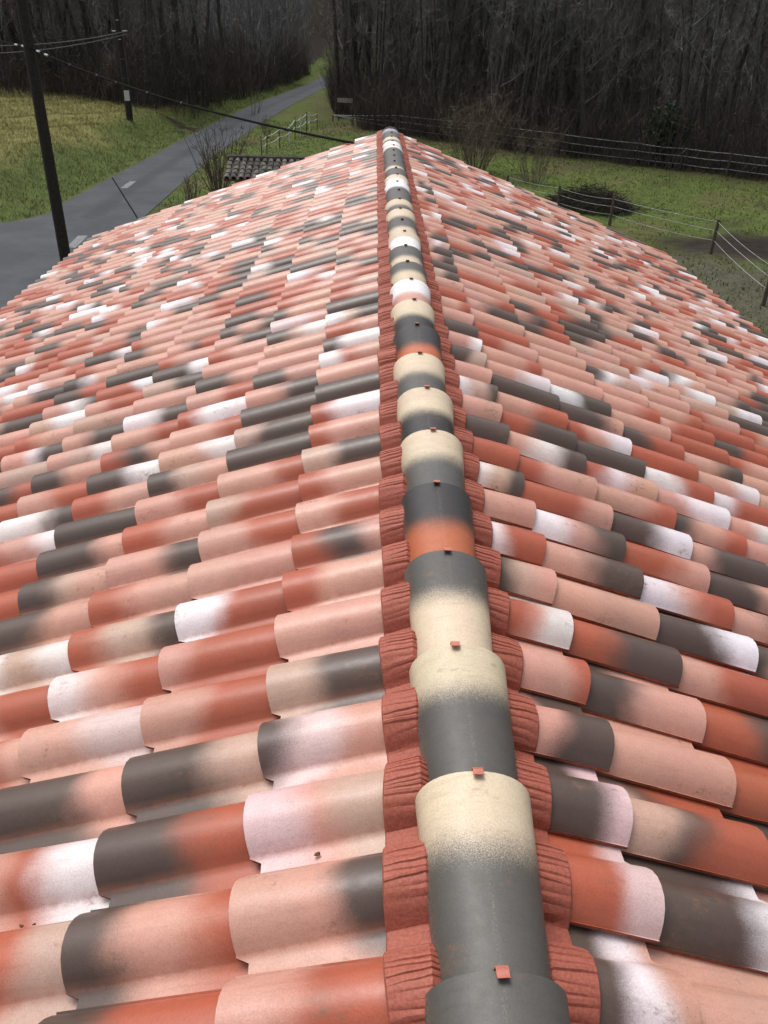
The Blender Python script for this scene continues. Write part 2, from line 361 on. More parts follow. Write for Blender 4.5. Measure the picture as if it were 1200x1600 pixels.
for quad in (((188, 294), (203, 283), (213, 283), (199, 294)), ((103, 387), (122, 368), (138, 368), (118, 387))):
    P = [at_z(px, py, GZ+0.026) for px, py in quad]; o = obj('road_marking', mesh_np('road_marking', P, [(3, 2, 1, 0)], [MAT_PAINT]), road)
a, c = at_z(175, 277, GZ+0.026), at_z(222, 352, GZ+0.026); sdir = np.cross((c-a)/np.linalg.norm(c-a), [0, 0, 1])*0.028
obj('tar_seam', mesh_np('tar_seam', [a-sdir, c-sdir, c+sdir, a+sdir], [(0, 1, 2, 3)], [MAT_TAR]), road)

# ------------------------------------------------------------------ the tiled house
SL = 0.372; TH = math.atan(SL); CT, ST = math.cos(TH), math.sin(TH)
W, PU = 0.214, 0.342; EXP = PU/CT; TLEN = EXP+0.07
Y_END = 12.40; NC = 12
house = thing('tiled_house', 'long house under a low gable roof of new mottled red, pink and black tiles', 'house', (0, 5.2, GZ))
HB = np.array([0, 5.2, GZ])
V0, DW, DH = 0.047, 0.173, 0.068                      # pan width, dome width, dome height
def dome(s): return DH*max(0.0, 1-abs(2*s-1)**2.35)**0.85
def prof(v):                                         # height of the tile surface at lateral position v (periodic)
    v = v % W
    return 0.0 if v < V0 else max(dome((v-V0)/DW), 0.0)
prof_pts = [(-0.03, 0.0), (0.012, 0.0), (V0-0.012, 0.0015), (V0, 0.006)]
for s in (0.025, 0.075, 0.15, 0.25, 0.37, 0.5, 0.63, 0.75, 0.85, 0.925, 0.97): prof_pts.append((V0+s*DW, dome(s)))
prof_pts.append((V0+0.993*DW, 0.0145))
def tile_mesh(cols):
    """local x up the slope, y lateral, z normal; returns V, F, uv per vertex, material per face"""
    V, UVs, F, M = [], [], [], []
    n = len(prof_pts)
    for ci in range(cols+1):
        t = ci/cols
        for (v, h) in prof_pts:
            cut = 0.030 if v < V0-0.005 else 0.0        # the pan stops short of the cover at the lower end
            x = cut+(TLEN-cut)*t; tp = 1-0.09*x/TLEN
            hz = h*tp+0.023*(1-x/TLEN)
            if ci == 0 and v > V0: hz -= 0.0025
            vv = v if v < V0 else V0+(v-V0-DW/2)*tp+DW/2
            V.append((x, vv, hz)); UVs.append((x/EXP, (v+0.0)/W))
    for ci in range(cols):
        for j in range(n-1):
            F.append((ci*n+j, (ci+1)*n+j, (ci+1)*n+j+1, ci*n+j+1)); M.append(0)
    # lower end thickness and the lip along the cover's free side
    b = len(V); th = 0.011
    for j, (v, h) in enumerate(prof_pts):
        V.append(V[j]); UVs.append(UVs[j])
        x, y, z = V[j]; s_ = (v-V0)/DW
        V.append((x+0.003, y+(th*(0.5-s_)*1.6 if v > V0 else 0), z-th)); UVs.append(UVs[j])
    for j in range(n-1):
        F.append((b+2*j, b+2*j+2, b+2*j+3, b+2*j+1)); M.append(1)
    b = len(V)
    for ci in (0, cols):
        x, y, z = V[ci*n+n-1]
        V += [(x, y, z), (x, y-0.001, z-0.009), (x, y-0.02, z-0.007)]; UVs += [(0, 1)]*3
    F.append((b, b+3, b+4, b+1)); F.append((b+1, b+4, b+5, b+2)); M += [1, 1]
    return np.array(V), F, np.array(UVs), M
def set_uv(me, UVs):
    uvl = me.uv_layers.new(name='UVMap'); vi = np.empty(len(me.loops), np.int32); me.loops.foreach_get('vertex_index', vi)
    uvl.data.foreach_set('uv', np.asarray(UVs, np.float32)[vi].ravel())
TV, TF, TUV, TM = tile_mesh(2)
tile_me = mesh_np('roof_tile', TV, TF, [MAT_TILE, MAT_CLAY], True, TM, 50); set_uv(tile_me, TUV)

PAL = dict(P=(0.52, 0.275, 0.212), R=(0.365, 0.090, 0.047), D=(0.082, 0.055, 0.044), W=(0.74, 0.71, 0.73), C=(0.46, 0.305, 0.238), V=(0.60, 0.44, 0.43),  # W joins white spray with sky sheen, V is lilac sheen, painted as glaze
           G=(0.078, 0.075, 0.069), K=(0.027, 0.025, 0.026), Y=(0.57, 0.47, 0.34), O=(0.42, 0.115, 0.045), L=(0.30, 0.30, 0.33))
def jit(c, a=0.07):
    k = 1+rng.uniform(-a, a); return tuple(float(min(0.82, max(0.02, x*k*(1+rng.uniform(-a, a)*0.5)))) for x in c)
# colours read from the photograph for the nearest tiles, sheen included: lower end, middle, upper end; first entry is row -1
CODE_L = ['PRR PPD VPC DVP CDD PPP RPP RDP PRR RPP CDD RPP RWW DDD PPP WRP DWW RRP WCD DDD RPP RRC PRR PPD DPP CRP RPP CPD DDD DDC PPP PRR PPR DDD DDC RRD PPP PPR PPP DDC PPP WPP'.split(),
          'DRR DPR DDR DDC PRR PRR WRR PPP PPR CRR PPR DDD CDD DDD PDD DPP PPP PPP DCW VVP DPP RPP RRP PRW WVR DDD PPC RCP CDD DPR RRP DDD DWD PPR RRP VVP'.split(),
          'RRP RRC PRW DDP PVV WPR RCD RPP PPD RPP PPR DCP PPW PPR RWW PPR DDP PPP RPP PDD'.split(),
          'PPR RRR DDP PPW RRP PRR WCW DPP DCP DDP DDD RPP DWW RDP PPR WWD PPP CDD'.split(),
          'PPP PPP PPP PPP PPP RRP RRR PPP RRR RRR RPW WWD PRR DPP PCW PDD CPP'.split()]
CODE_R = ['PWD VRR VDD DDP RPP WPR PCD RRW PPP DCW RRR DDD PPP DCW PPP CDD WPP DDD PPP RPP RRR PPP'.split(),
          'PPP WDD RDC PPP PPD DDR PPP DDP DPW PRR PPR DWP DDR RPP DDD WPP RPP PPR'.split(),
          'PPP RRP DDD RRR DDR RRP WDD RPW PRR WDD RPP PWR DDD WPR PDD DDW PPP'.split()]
def code_for(side, c, i):
    T = CODE_L if side < 0 else CODE_R
    if c < len(T) and 0 <= i+1 < len(T[c]): return T[c][i+1]
    a = rng.choice(list('PRDWC'), p=[.44, .22, .20, .08, .06]); z = rng.choice(list('PRDWC'), p=[.42, .29, .19, .05, .05])
    mid = a if rng.random() < 0.5 else z
    if rng.random() < 0.13: mid = rng.choice(list('PWD'))
    return a+mid+z
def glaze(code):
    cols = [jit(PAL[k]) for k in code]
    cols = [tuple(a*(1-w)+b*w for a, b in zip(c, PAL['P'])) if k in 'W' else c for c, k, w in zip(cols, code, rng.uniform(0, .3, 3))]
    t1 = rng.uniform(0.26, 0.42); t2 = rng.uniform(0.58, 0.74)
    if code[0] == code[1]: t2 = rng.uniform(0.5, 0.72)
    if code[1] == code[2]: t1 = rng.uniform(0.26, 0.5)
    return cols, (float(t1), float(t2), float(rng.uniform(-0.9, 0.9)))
tiles = []
for side in (-1, 1):
    for c in range(NC):
        xl = (0.421+0.028 if side < 0 else 0.338)+c*PU
        z0 = (-0.106 if side < 0 else -0.128)-SL*xl
        for i in range(-14, 54):
            if side < 0: y = 0.887-0.02+i*W
            else: y = 0.932+0.225+i*W
            if side > 0 and y > Y_END+0.12: continue
            ln = EXP
            tiles.append((side, c, i, xl, y, z0))
def tile_matrix(side, xl, y, z0):
    j = rng.normal(0, 1, 5)
    if side < 0: R = Matrix(((CT, 0, -ST), (0, 1, 0), (ST, 0, CT)))
    else: R = Matrix(((-CT, 0, ST), (0, -1, 0), (ST, 0, CT)))
    R = R@Matrix.Rotation(j[0]*0.009, 3, 'Z')@Matrix.Rotation(j[1]*0.010, 3, 'X')@Matrix.Rotation(j[2]*0.005, 3, 'Y')
    M = R.to_4x4(); M.translation = Vector((side*xl+j[3]*0.0042, y+j[4]*0.0018, z0+abs(j[2])*0.001)); return M
def tile_area(t):
    side, c, i, xl, y, z0 = t
    ps = []
    for dx in (0, PU):
        for dy in (0, W):
            q = (side*(xl-dx), y+(dy if side < 0 else -dy), z0+SL*dx+0.03)
            if (np.array(q)-CAM)@FW < 0.15: return -1
            ps.append(pix(q))
    xs = np.array(ps); cx, cy = xs.mean(0)
    if not (-90 < cx < 1290 and -60 < cy < 1690): return -1
    q = xs[[0, 1, 3, 2]]; x_, y_ = q[:, 0], q[:, 1]
    return 0.5*abs(np.dot(x_, np.roll(y_, 1))-np.dot(y_, np.roll(x_, 1)))
order = sorted(range(len(tiles)), key=lambda k: -tile_area(tiles[k])); near = set(order[:300])
fV, fF, fUV, fM, fA, fB, fC, fP = [], [], [], [], [], [], [], []
nb = 0
for k_, t in enumerate(tiles):
    side, c, i, xl, y, z0 = t
    M = tile_matrix(side, xl, y, z0)
    if c == 0: M = M@Matrix.Diagonal((0.56 if side > 0 else 0.835, 1, 1, 1))   # the top course is cut to the ridge
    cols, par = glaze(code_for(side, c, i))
    if k_ in near:
        o = bpy.data.objects.new('roof_tile', tile_me); link(o, house)
        M2 = M.copy(); M2.translation -= Vector(HB); o.matrix_local = M2
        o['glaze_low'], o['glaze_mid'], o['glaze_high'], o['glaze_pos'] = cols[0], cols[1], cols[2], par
    else:
        A = np.array(M); V = TV@A[:3, :3].T+A[:3, 3]-HB
        fV.append(V); fF += [tuple(q+nb for q in f) for f in TF]; nb += len(TV); fUV.append(TUV); fM += TM
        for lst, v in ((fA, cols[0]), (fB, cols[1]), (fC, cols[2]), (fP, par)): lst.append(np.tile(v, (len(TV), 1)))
fme = mesh_np('tile_field', np.concatenate(fV), fF, [MAT_TILEF, MAT_CLAY], True, fM, 50); set_uv(fme, np.concatenate(fUV))
for nm, lst in (('glaze_low', fA), ('glaze_mid', fB), ('glaze_high', fC), ('glaze_pos', fP)):
    a_ = fme.attributes.new(nm, 'FLOAT_VECTOR', 'POINT'); a_.data.foreach_set('vector', np.concatenate(lst).astype(np.float32).ravel())
ft = obj('tile_field', fme, house); ft['kind'] = 'stuff'

# roof deck, walls, gutters
YA, YB = -2.05, Y_END
def hq(P): return [tuple(np.asarray(p, float)-HB) for p in P]
EX = 4.22
mb = MB()
for s in (-1, 1):
    zr, ze = -0.16, -0.16-SL*(EX-0.1)
    P = [(0, YA, zr), (s*(EX-0.1), YA, ze), (s*(EX-0.1), YB-0.06, ze), (0, YB-0.06, zr)]
    P2 = [(x, y, z-0.06) for x, y, z in P]
    mb.add(hq(P+P2), [(0, 1, 2, 3), (7, 6, 5, 4), (0, 4, 5, 1), (1, 5, 6, 2), (2, 6, 7, 3)])
mb.build('roof_deck', MAT_POST, house)
mb = MB(); wx, y0, y1, zt = 3.85, YA+0.3, YB-0.35, -0.30
ridge_z, eave_z = -0.26, -0.26-SL*wx
prof5 = [(-wx, GZ-0.3), (wx, GZ-0.3), (wx, eave_z), (0, ridge_z), (-wx, eave_z)]
mb.add(hq([(x, y0, z) for x, z in prof5]+[(x, y1, z) for x, z in prof5]), [(0, 1, 2, 3, 4), (9, 8, 7, 6, 5), (0, 5, 6, 1), (1, 6, 7, 2), (3, 8, 9, 4), (2, 7, 8, 3), (4, 9, 5, 0)])
mb.build('wall', MAT_RENDER, house)

# pleated flashing under the ridge tiles, one strip a side
def flashing(side):
    """crimped strip pressed over the tiles: narrow pleats with one steep flank, shallow in the channels"""
    xs = [0.030, 0.060, 0.085, 0.105, 0.125, 0.145, 0.163, 0.174, 0.1765]
    z0b = (-0.106 if side < 0 else -0.128); lift = 0.0015; rows = []; y = YA+0.02; k = 0
    while y < YB-0.03:
        p = (W/15)*rng.uniform(0.72, 1.3); am = rng.uniform(0.35, 1.25); sk = rng.normal(0, 0.05)
        rows += [(y, 0.0, sk), (y+p*0.16, am*0.85, sk), (y+p*0.50, am, sk), (y+p*0.80, am*0.55, sk)]; y += p; k += 1
    V = []
    for (y, amp, sk) in rows:
        for j, x in enumerate(xs):
            yy = y+sk*(x-0.10)
            v = (yy-(0.887-0.02)) if side < 0 else ((0.932+0.225)-yy)
            v = v % W; h = prof(v); on = 0.22+0.78*float(sstep(V0-0.004, V0+0.02, v))*(1-0.6*float(sstep(W-0.035, W-0.002, v)) if side < 0 else 1.0)
            wq = float(sstep(0.050, 0.105, x)); fade = 1.0 if x < 0.15 else 0.65
            z = z0b-SL*x+(h*0.955+0.0135)*wq/CT+lift+0.010*(1-wq)+0.0046*amp*on*fade
            if j == len(xs)-1: z -= 0.0046+0.0046*amp*on*fade*0.6
            wob = 0.0035*math.sin(yy*9.1+side)+0.0025*math.sin(yy*23.7)
            V.append((side*(x+(wob-0.004+0.012*(h/DH) if j >= 5 else 0)), yy, z))
    n = len(xs); m = len(rows); I = np.arange(n*m).reshape(m, n)
    Fq = np.stack([I[:-1, :-1], I[:-1, 1:], I[1:, 1:], I[1:, :-1]], -1).reshape(-1, 4)
    if side < 0: Fq = Fq[:, ::-1]
    me = mesh_np('ridge_flashing', np.array(V)-HB, Fq, [MAT_FLASH], True, None, 22); return obj('ridge_flashing', me, house)
flashing(-1); flashing(1)

# ridge tiles: wide end towards the far gable, each lapping the one beyond; a red clip on every lap
RCODE = 'GGG YYG YGG GGY KKO YYG YYK YYG KKO YYK WWP GGY GGY YWW GGY YYG YYG GGG WWG YWW GGG GGY GGG GGG WGG WWY YYG GGG LLG'.split()  # far W and L entries put whitening by sky reflection into the colour
RTP = {1: (0.3, 0.42), 2: (0.36, 0.6), 3: (0.4, 0.50), 4: (0.4, 0.57), 5: (.3, .48), 6: (.3, .52), 7: (.3, .5), 8: (.3, .62), 9: (.3, .55)}
RY0, RE, RLEN = 0.749, 0.40, 0.45
def ridge_mesh():
    V, UVs, F, M = [], [], [], []; nt_, nl = 22, 5
    for a in range(nl+1):
        u = a/nl; y = -RLEN*u; hw = 0.119-0.027*u; bh = 0.093-0.010*u
        for j in range(nt_+1):
            t = math.radians(-96+192*j/nt_)
            sx = math.copysign(abs(math.sin(t))**0.92, math.sin(t))
            V.append((hw*sx, y, bh*(math.cos(t)-1)+0.004-0.018*u)); UVs.append((u*RLEN/RE, 0.6+(j/nt_-0.5)*0.9))
    n = nt_+1
    for a in range(nl):
        for j in range(nt_): F.append((a*n+j, (a+1)*n+j, (a+1)*n+j+1, a*n+j+1)); M.append(0)
    b = len(V); th = 0.011
    for j in range(n):
        x, y, z = V[j]; t = math.radians(-96+192*j/nt_)
        V.append((x, y, z)); V.append((x-th*math.sin(t), y, z-th*math.cos(t))); UVs += [UVs[j]]*2
    for j in range(nt_): F.append((b+2*j, b+2*j+2, b+2*j+3, b+2*j+1)); M.append(1)
    b = len(V)
    for sgn, j in ((-1, 0), (1, nt_)):
        q = len(V)
        for a in range(nl+1):
            x, y, z = V[a*n+j]; V.append((x, y, z)); V.append((x-sgn*0.010, y, z-0.001)); UVs += [(0.5, 0.6)]*2
        for a in range(nl): F.append((q+2*a, q+2*a+1, q+2*a+3, q+2*a+2)); M.append(1)
    return V, F, UVs, M
RV, RF, RUV, RM = ridge_mesh()
ridge_me = mesh_np('ridge_tile', RV, RF, [MAT_RIDGE, MAT_CLAY], True, RM, 50); set_uv(ridge_me, RUV)
cmb = MB()                                            # bent strip: tongue on the lap, upstand, curled nose
path = [(0.012, -0.016), (0.006, -0.010), (0.005, 0.002), (-0.002, 0.0055), (-0.010, 0.0035), (-0.016, 0.0050), (-0.0185, 0.0085)]
hw, th = 0.0105, 0.0018; V = []
for (y, z) in path:
    for sx in (-hw, hw): V += [(sx, y, z+0.004), (sx, y, z+0.004+th)]
F = []
for a in range(len(path)-1):
    q = a*4; F += [(q+1, q+3, q+7, q+5), (q, q+4, q+6, q+2), (q, q+1, q+5, q+4), (q+2, q+6, q+7, q+3)]
F += [(0, 2, 3, 1), (len(V)-4, len(V)-3, len(V)-1, len(V)-2)]
cmb.add(V, F); clip_me = mesh_np('clip', cmb.V, cmb.F, [MAT_CLIP], True, None, 40)
for i in range(-6, 29):
    code = RCODE[i] if i >= 0 else random.choice(['YYG', 'GGG', 'GGY', 'KKO'])
    o = bpy.data.objects.new('ridge_tile', ridge_me); link(o, house)
    o.location = (0+rng.normal(0, 0.0025), RY0+i*RE-HB[1]+rng.normal(0, 0.003), -HB[2]+rng.normal(0, 0.0012))
    o.rotation_euler = (rng.normal(0, 0.002), rng.normal(0, 0.008), rng.normal(0, 0.006))
    cols = [jit(PAL[k], 0.05) for k in code]; t1, t2 = RTP.get(i, (rng.uniform(.3, .4), rng.uniform(.45, .6)))
    o['glaze_low'], o['glaze_mid'], o['glaze_high'], o['glaze_pos'] = cols[0], cols[1], cols[2], (float(t1), float(t2), 0.55)
    c_ = bpy.data.objects.new('clip', clip_me); link(c_, o); c_.location = (rng.normal(0, 0.004), 0.0, 0.002); c_.rotation_euler = (0, 0, rng.normal(0, 0.05))
# rounded stop end closing the last ridge tile
mb = MB(); V = [(0, 0.02, -0.05)]; n = 14
for j in range(n+1):
    t = math.radians(-96+192*j/n); V.append((0.118*math.sin(t), 0.0, 0.094*(math.cos(t)-1)+0.008))
for j in range(n+1):
    t = math.radians(-96+192*j/n); V.append((0.120*math.sin(t), -0.05, 0.096*(math.cos(t)-1)+0.010))
mb.add(V, [(0, 1+j+1, 1+j) for j in range(n)]+[(1+j, 2+j, n+3+j, n+2+j) for j in range(n)])
se = mb.build('ridge_stop_end', simple_mat('grey_glazed_clay', (0.20, 0.20, 0.22), (0.16, 0.16, 0.175), 30, 0.45, 0.2), house, True)
se.location = (0, RY0+28*RE+0.17-HB[1], -HB[2])

# ------------------------------------------------------------------ little tiled outbuilding by the lane
ze = -3.15
eL = at_z(349, 276, ze); eR = at_z(470, 279, ze); rL = at_y(361, 247, eL[1]+1.9); rR = at_y(474, 247, eR[1]+1.9)
rz = float((rL[2]+rR[2])/2); ux = eR-eL; wid = float(np.linalg.norm(ux[:2])); ang = math.atan2(ux[1], ux[0])
shed = thing('outbuilding', 'small old outbuilding with a mossy dark barrel-tile roof beside the lane', 'shed', (eL[0], eL[1], GZ), rotz=ang)
dep, rise = 1.9, rz-ze
moss = simple_mat('mossy_old_tile', (0.050, 0.043, 0.036), (0.13, 0.12, 0.105), 9, 0.95, 0.6)
mossd = simple_mat('mossy_dark_tile', (0.030, 0.027, 0.024), (0.062, 0.056, 0.048), 9, 0.95, 0.6)
sw = simple_mat('grey_block_wall', (0.30, 0.30, 0.29), (0.22, 0.22, 0.215), 5, 0.9, 0.4)
mb = MB(); mb.box((wid/2+0.1, dep, (ze-GZ)/2-0.12), (wid-0.4, 2*dep-0.7, ze-GZ-0.1)); mb.build('wall', sw, shed)
mb = MB()
for s in (-1, 1):
    P = [(0, dep+s*dep, ze-GZ-0.07), (wid+0.15, dep+s*dep, ze-GZ-0.07), (wid+0.15, dep, rz-GZ-0.07), (0, dep, rz-GZ-0.07)]
    mb.add(P+[(x, y, z-0.05) for x, y, z in P], [(0, 1, 2, 3), (7, 6, 5, 4), (0, 4, 5, 1), (1, 5, 6, 2), (2, 6, 7, 3), (3, 7, 4, 0)])
mb.build('roof_boards', MAT_POST, shed)
V = []; F = []; n = 6
for a, (x, r) in enumerate(((0, 0.088), (0.46, 0.072))):
    for j in range(n+1):
        t = math.pi*j/n; V.append((x, r*math.cos(t), r*0.8*math.sin(t)))
    for j in range(n+1):
        t = math.pi*j/n; V.append((x, (r-.014)*math.cos(t), (r-.014)*0.8*math.sin(t)))
m_ = 2*(n+1)
for j in range(n):
    F += [(j, j+1, m_+j+1, m_+j), (n+1+j+1, n+1+j, m_+n+1+j, m_+n+1+j+1), (j+1, j, n+1+j, n+2+j)]
bt1 = mesh_np('barrel_tile', V, F, [moss], True, None, 40); bt2 = mesh_np('barrel_tile', V, F, [mossd], True, None, 40)
sl_len = math.hypot(dep, rise); sa = math.atan2(rise, dep); ncol = max(8, int(wid/0.2)); nrow = int(math.ceil(sl_len/0.40))
for s in (-1, 1):
    for c in range(ncol+1):
        for r in range(nrow):
            d0 = r*0.39-0.06
            o = bpy.data.objects.new('barrel_tile', bt1 if random.random() < 0.55 else bt2); link(o, shed)
            y = dep+s*(dep-d0*math.cos(sa)); z = ze-GZ+d0*math.sin(sa)-0.03
            o.location = (0.1+c*wid/ncol+random.uniform(-.012, .012), y, z)
            o.rotation_euler = (0, -sa+0.03, (math.pi/2 if s < 0 else -math.pi/2)+random.uniform(-.05, .05))
mb = MB(); mb.tube([(x, dep, rz-GZ-0.02) for x in (-0.02, wid/2, wid+0.15)], 0.10, 8); mb.build('ridge_cap', mossd, shed, True)

# ------------------------------------------------------------------ utility poles, cables
def vertical_through(base, px, py):                   # the point of a pixel's ray nearest to the upright through base
    d = ray(px, py); t = ((base-CAM)[:2]@d[:2])/(d[:2]@d[:2]); return CAM+d*t
def pole(name, label, base, lean_px, hgt, r0, r1, mat):
    q = vertical_through(base, *lean_px); dv = (q-base)/np.linalg.norm(q-base); dv = dv/dv[2]
    t = thing(name, label, 'utility pole', base, 'wooden utility poles along the lane')
    mb = MB(); mb.tube([dv*(-0.3), dv*hgt*0.35, dv*hgt*0.7, dv*hgt], [r0*1.02, r0*0.9+r1*0.1, (r0+r1)/2, r1], 12); mb.build('shaft', mat, t, True)
    return t, dv
b1 = at_z(112.5, 462, GZ)
p1, dv1 = pole('utility_pole', 'thick black wooden utility pole by the house, carrying the twisted cable', b1, (33, 0), 8.2, 0.135, 0.10, MAT_WOOD)
b2 = hit(203, 187)
p2, dv2 = pole('utility_pole', 'thin dark utility pole with a white plate standing in the dry meadow', b2, (179, 0), 9.0, 0.175, 0.11, MAT_WOOD)
def on_pole(base, dv, px, py):                        # height on the pole seen at a pixel row
    best = min(np.linspace(0, 9, 900), key=lambda h: abs(pix(base+dv*h)[1]-py)); return base+dv*best, best
q, h = on_pole(b2, dv2, 194, 149); mb = MB(); vd = (CAM-q); vd[2] = 0; vd /= np.linalg.norm(vd)
yaw2 = math.atan2(vd[0], -vd[1]); Rz = Matrix.Rotation(yaw2, 3, 'Z')
mb.box(q-b2+vd*0.175, (0.27, 0.012, 0.50), Rz); mb.build('plate', MAT_PALE, p2)
mb = MB(); mb.tube([dv2*0.2+vd*0.02+np.array([0.17, 0, 0]), dv2*4.5+vd*0.02+np.array([0.15, 0, 0])], 0.03, 6); mb.build('conduit', MAT_POST, p2)
qa, h = on_pole(b2, dv2, 184, 48); arm = MB()
aL, aR = at_y(175, 48.5, qa[1])-b2, at_y(199, 48.5, qa[1])-b2
arm.tube([aL, aR], 0.035, 6); arm.build('crossarm', MAT_STEEL, p2)
for (px, py) in ((181, 31), (184, 61), (188, 92), (192, 122)):
    q, h = on_pole(b2, dv2, px, py); mb = MB(); mb.box(q-b2+vd*0.13, (0.13, 0.06, 0.05), Rz); mb.build('bracket', MAT_STEEL, p2)
def cable(name, label, pts, r, sag, mat, group=None, n=28):
    mb = MB(); P = []
    for a, c, sg in zip(pts[:-1], pts[1:], sag):
        for k in range(n):
            t = k/n; q = a*(1-t)+c*t; P.append(q-np.array([0, 0, 4*sg*t*(1-t)]))
    P.append(pts[-1]); o0 = P[0]; mb.tube([p-o0 for p in P], r, 6)
    o = mb.build(name, mat, None, True, o0); return tag(o, label, 'cable', group), P
cA, hA = on_pole(b1, dv1, 45, 74)
dcl = at_y(300, 146, 18)-cA
left_far = at_y(-160, -12, b1[1]+14)
attach = at_y(566, 226, Y_END-0.33)
# slack chosen so that the middle of the span is seen where the photograph shows it
def mid_err(sg):
    m = (cA+attach)/2-np.array([0, 0, sg]); u, v = pix(m); return v-(81+(222-81)*0) if False else (u, v)
best_s, best_e = 0.3, 1e9
for sg in np.linspace(0, 1.2, 61):
    t = 0.45; m = cA*(1-t)+attach*t-np.array([0, 0, 4*sg*t*(1-t)]); u, v = pix(m)
    tgt = np.interp(u, [62, 150, 200, 280, 340, 400, 470, 553], [81, 115, 137, 160, 178, 190, 205, 223])
    if abs(v-tgt) < best_e: best_e, best_s = abs(v-tgt), sg
cab, CP = cable('overhead_cable', 'thick black twisted cable from the near pole to the house gable', [left_far, cA, attach], 0.017, [0.25, float(best_s)], MAT_CABLE)
kn = MB()
for k_ in (26, 27, 29, 30): kn.tube([CP[k_]-CP[0], CP[k_]*0.6+CP[k_+1]*0.4-CP[0]], 0.024, 6)
kn.build('clamp', MAT_STEEL, cab)
for k_ in (33, 36, 38, 41, 44):
    mb = MB(); mb.tube([CP[k_]-CP[0], CP[k_]*0.9+CP[k_+1]*0.1-CP[0]], 0.025, 6); mb.build('tie', MAT_POST, cab)
mb = MB(); d = np.array([0, 0.30, 0.0]); mb.tube([attach+d-HB, attach-HB], 0.02, 6); mb.build('cable_bracket', MAT_STEEL, house)
w0 = b2+aR
for (px, py, lab) in ((-120, 66, 'upper thin grey wire strung from the meadow pole'), (-120, 82, 'lower thin grey wire strung from the meadow pole')):
    cable('overhead_wire', lab, [w0+np.array([0, 0, 0.0 if py < 70 else -0.12]), at_y(px, py, b2[1]-6)], 0.022, [0.35], MAT_WIRE, 'thin wires on the meadow pole')

# ------------------------------------------------------------------ fences
def fence(name, label, posts, tapes, post_mat, tape_mat, r, tr, sag=0.04):
    """posts: list of (base, height, radius, material or None); tapes: list of lists of heights per post"""
    o = posts[0][0]; t = thing(name, label, 'fence', o)
    for (bp, h, rr, m) in posts:
        mb = MB(); lean = np.array([rng.normal(0, 0.02), rng.normal(0, 0.02), 0])*h
        mb.tube([bp-o-np.array([0, 0, 0.2]), bp-o+lean*0.5+np.array([0, 0, h*0.5]), bp-o+lean+np.array([0, 0, h])], [rr*1.05, rr, rr*0.9], 6); mb.build('post', m or post_mat, t, True)
    for hs_ in tapes:
        mb = MB(); P = []
        for (a, ha), (c, hc) in zip(zip([p[0] for p in posts], hs_), zip([p[0] for p in posts][1:], hs_[1:])):
            a = a+np.array([0, 0, ha]); c = c+np.array([0, 0, hc]); sg = sag*rng.uniform(0.5, 1.6)
            for k in range(8): q = k/8; P.append(a*(1-q)+c*q-np.array([0, 0, 4*sg*q*(1-q)])-o)
        P.append(c-o); mb.tube(P, tr, 5); mb.build('tape', tape_mat, t, True)
    return t
# far paddock fence, three pale rails along the wood
fp = []
for px, py, h in ((520, 190.5, 0.45), (618, 208, 1.1), (742, 226, 1.25), (862, 243, 1.25), (991, 259, 1.2), (1062, 266.5, 1.15), (1134, 275.5, 1.15), (1240, 289, 1.2), (1400, 310, 1.2)):
    bp = hit(px, py); fp.append((bp, h, 0.045, None))
fence('paddock_fence', 'long fence with three grey tapes along the foot of the wood', fp, [[0.42 if i == 0 else h*f for i, (_, h, _, _) in enumerate(fp)] for f in (0.28, 0.6, 0.9)], MAT_POST, MAT_GREYTAPE, 0.04, 0.017, 0.03)
fp = []
for px, py, h in ((790, 315, 1.0), (870, 334, 1.0), (952, 353, 1.0), (1110, 397, 1.08), (1192, 478, 1.1)):
    bp = hit(px, py); fp.append((bp, h, 0.055, None))
fence('paddock_fence', 'low fence on dark posts between the brush heap and the house', fp, [[h*f for (_, h, _, _) in fp] for f in (0.40, 0.68, 0.93)], MAT_POST, MAT_GREYTAPE, 0.05, 0.0065, 0.05)
fa, fb = hit(408, 247), hit(497, 198); fp = []
for px, py, h, wht in ((408, 247, .95, 0), (416, 243, .95, 0), (437, 231, 1.05, 0), (452, 225, .9, 1), (461, 219, 1.15, 0), (469, 214, 1.1, 1), (479, 208, 1.15, 0), (484, 205, 1.0, 1), (496, 199, .9, 0)):
    d_ = ray(px, 215); dn = fb-fa; nn = np.array([-dn[1], dn[0]]); tt = ((fa-CAM)[:2]@nn)/(d_[:2]@nn); bp = CAM+d_*tt; bp[2] = float(height(bp[0], bp[1]))
    fp.append((bp, h, 0.035 if wht else 0.028, MAT_PALE if wht else None))
fence('tape_fence', 'short fence with sagging white tape beside the outbuilding', fp, [[h*f for (_, h, _, _) in fp] for f in (0.55, 0.88)], MAT_POST, MAT_TAPE, 0.03, 0.017, 0.07)

# plain board sign at the wood edge
bp = hit(538, 190); sg = thing('board_sign', 'weathered horizontal board sign on two posts at the wood edge', 'sign', bp)
dz = at_y(539, 157, bp[1])-bp
mb = MB(); mb.box(dz, (1.0, 0.04, 0.26)); mb.build('board', simple_mat('grey_board', (0.34, 0.31, 0.26), (0.24, 0.21, 0.18), 6, 0.85, 0.3), sg)
for s in (-0.42, 0.42):
    mb = MB(); mb.box((dz[0]+s, 0.06, dz[2]/2), (0.07, 0.07, dz[2]+0.3)); mb.build('post', MAT_POST, sg)

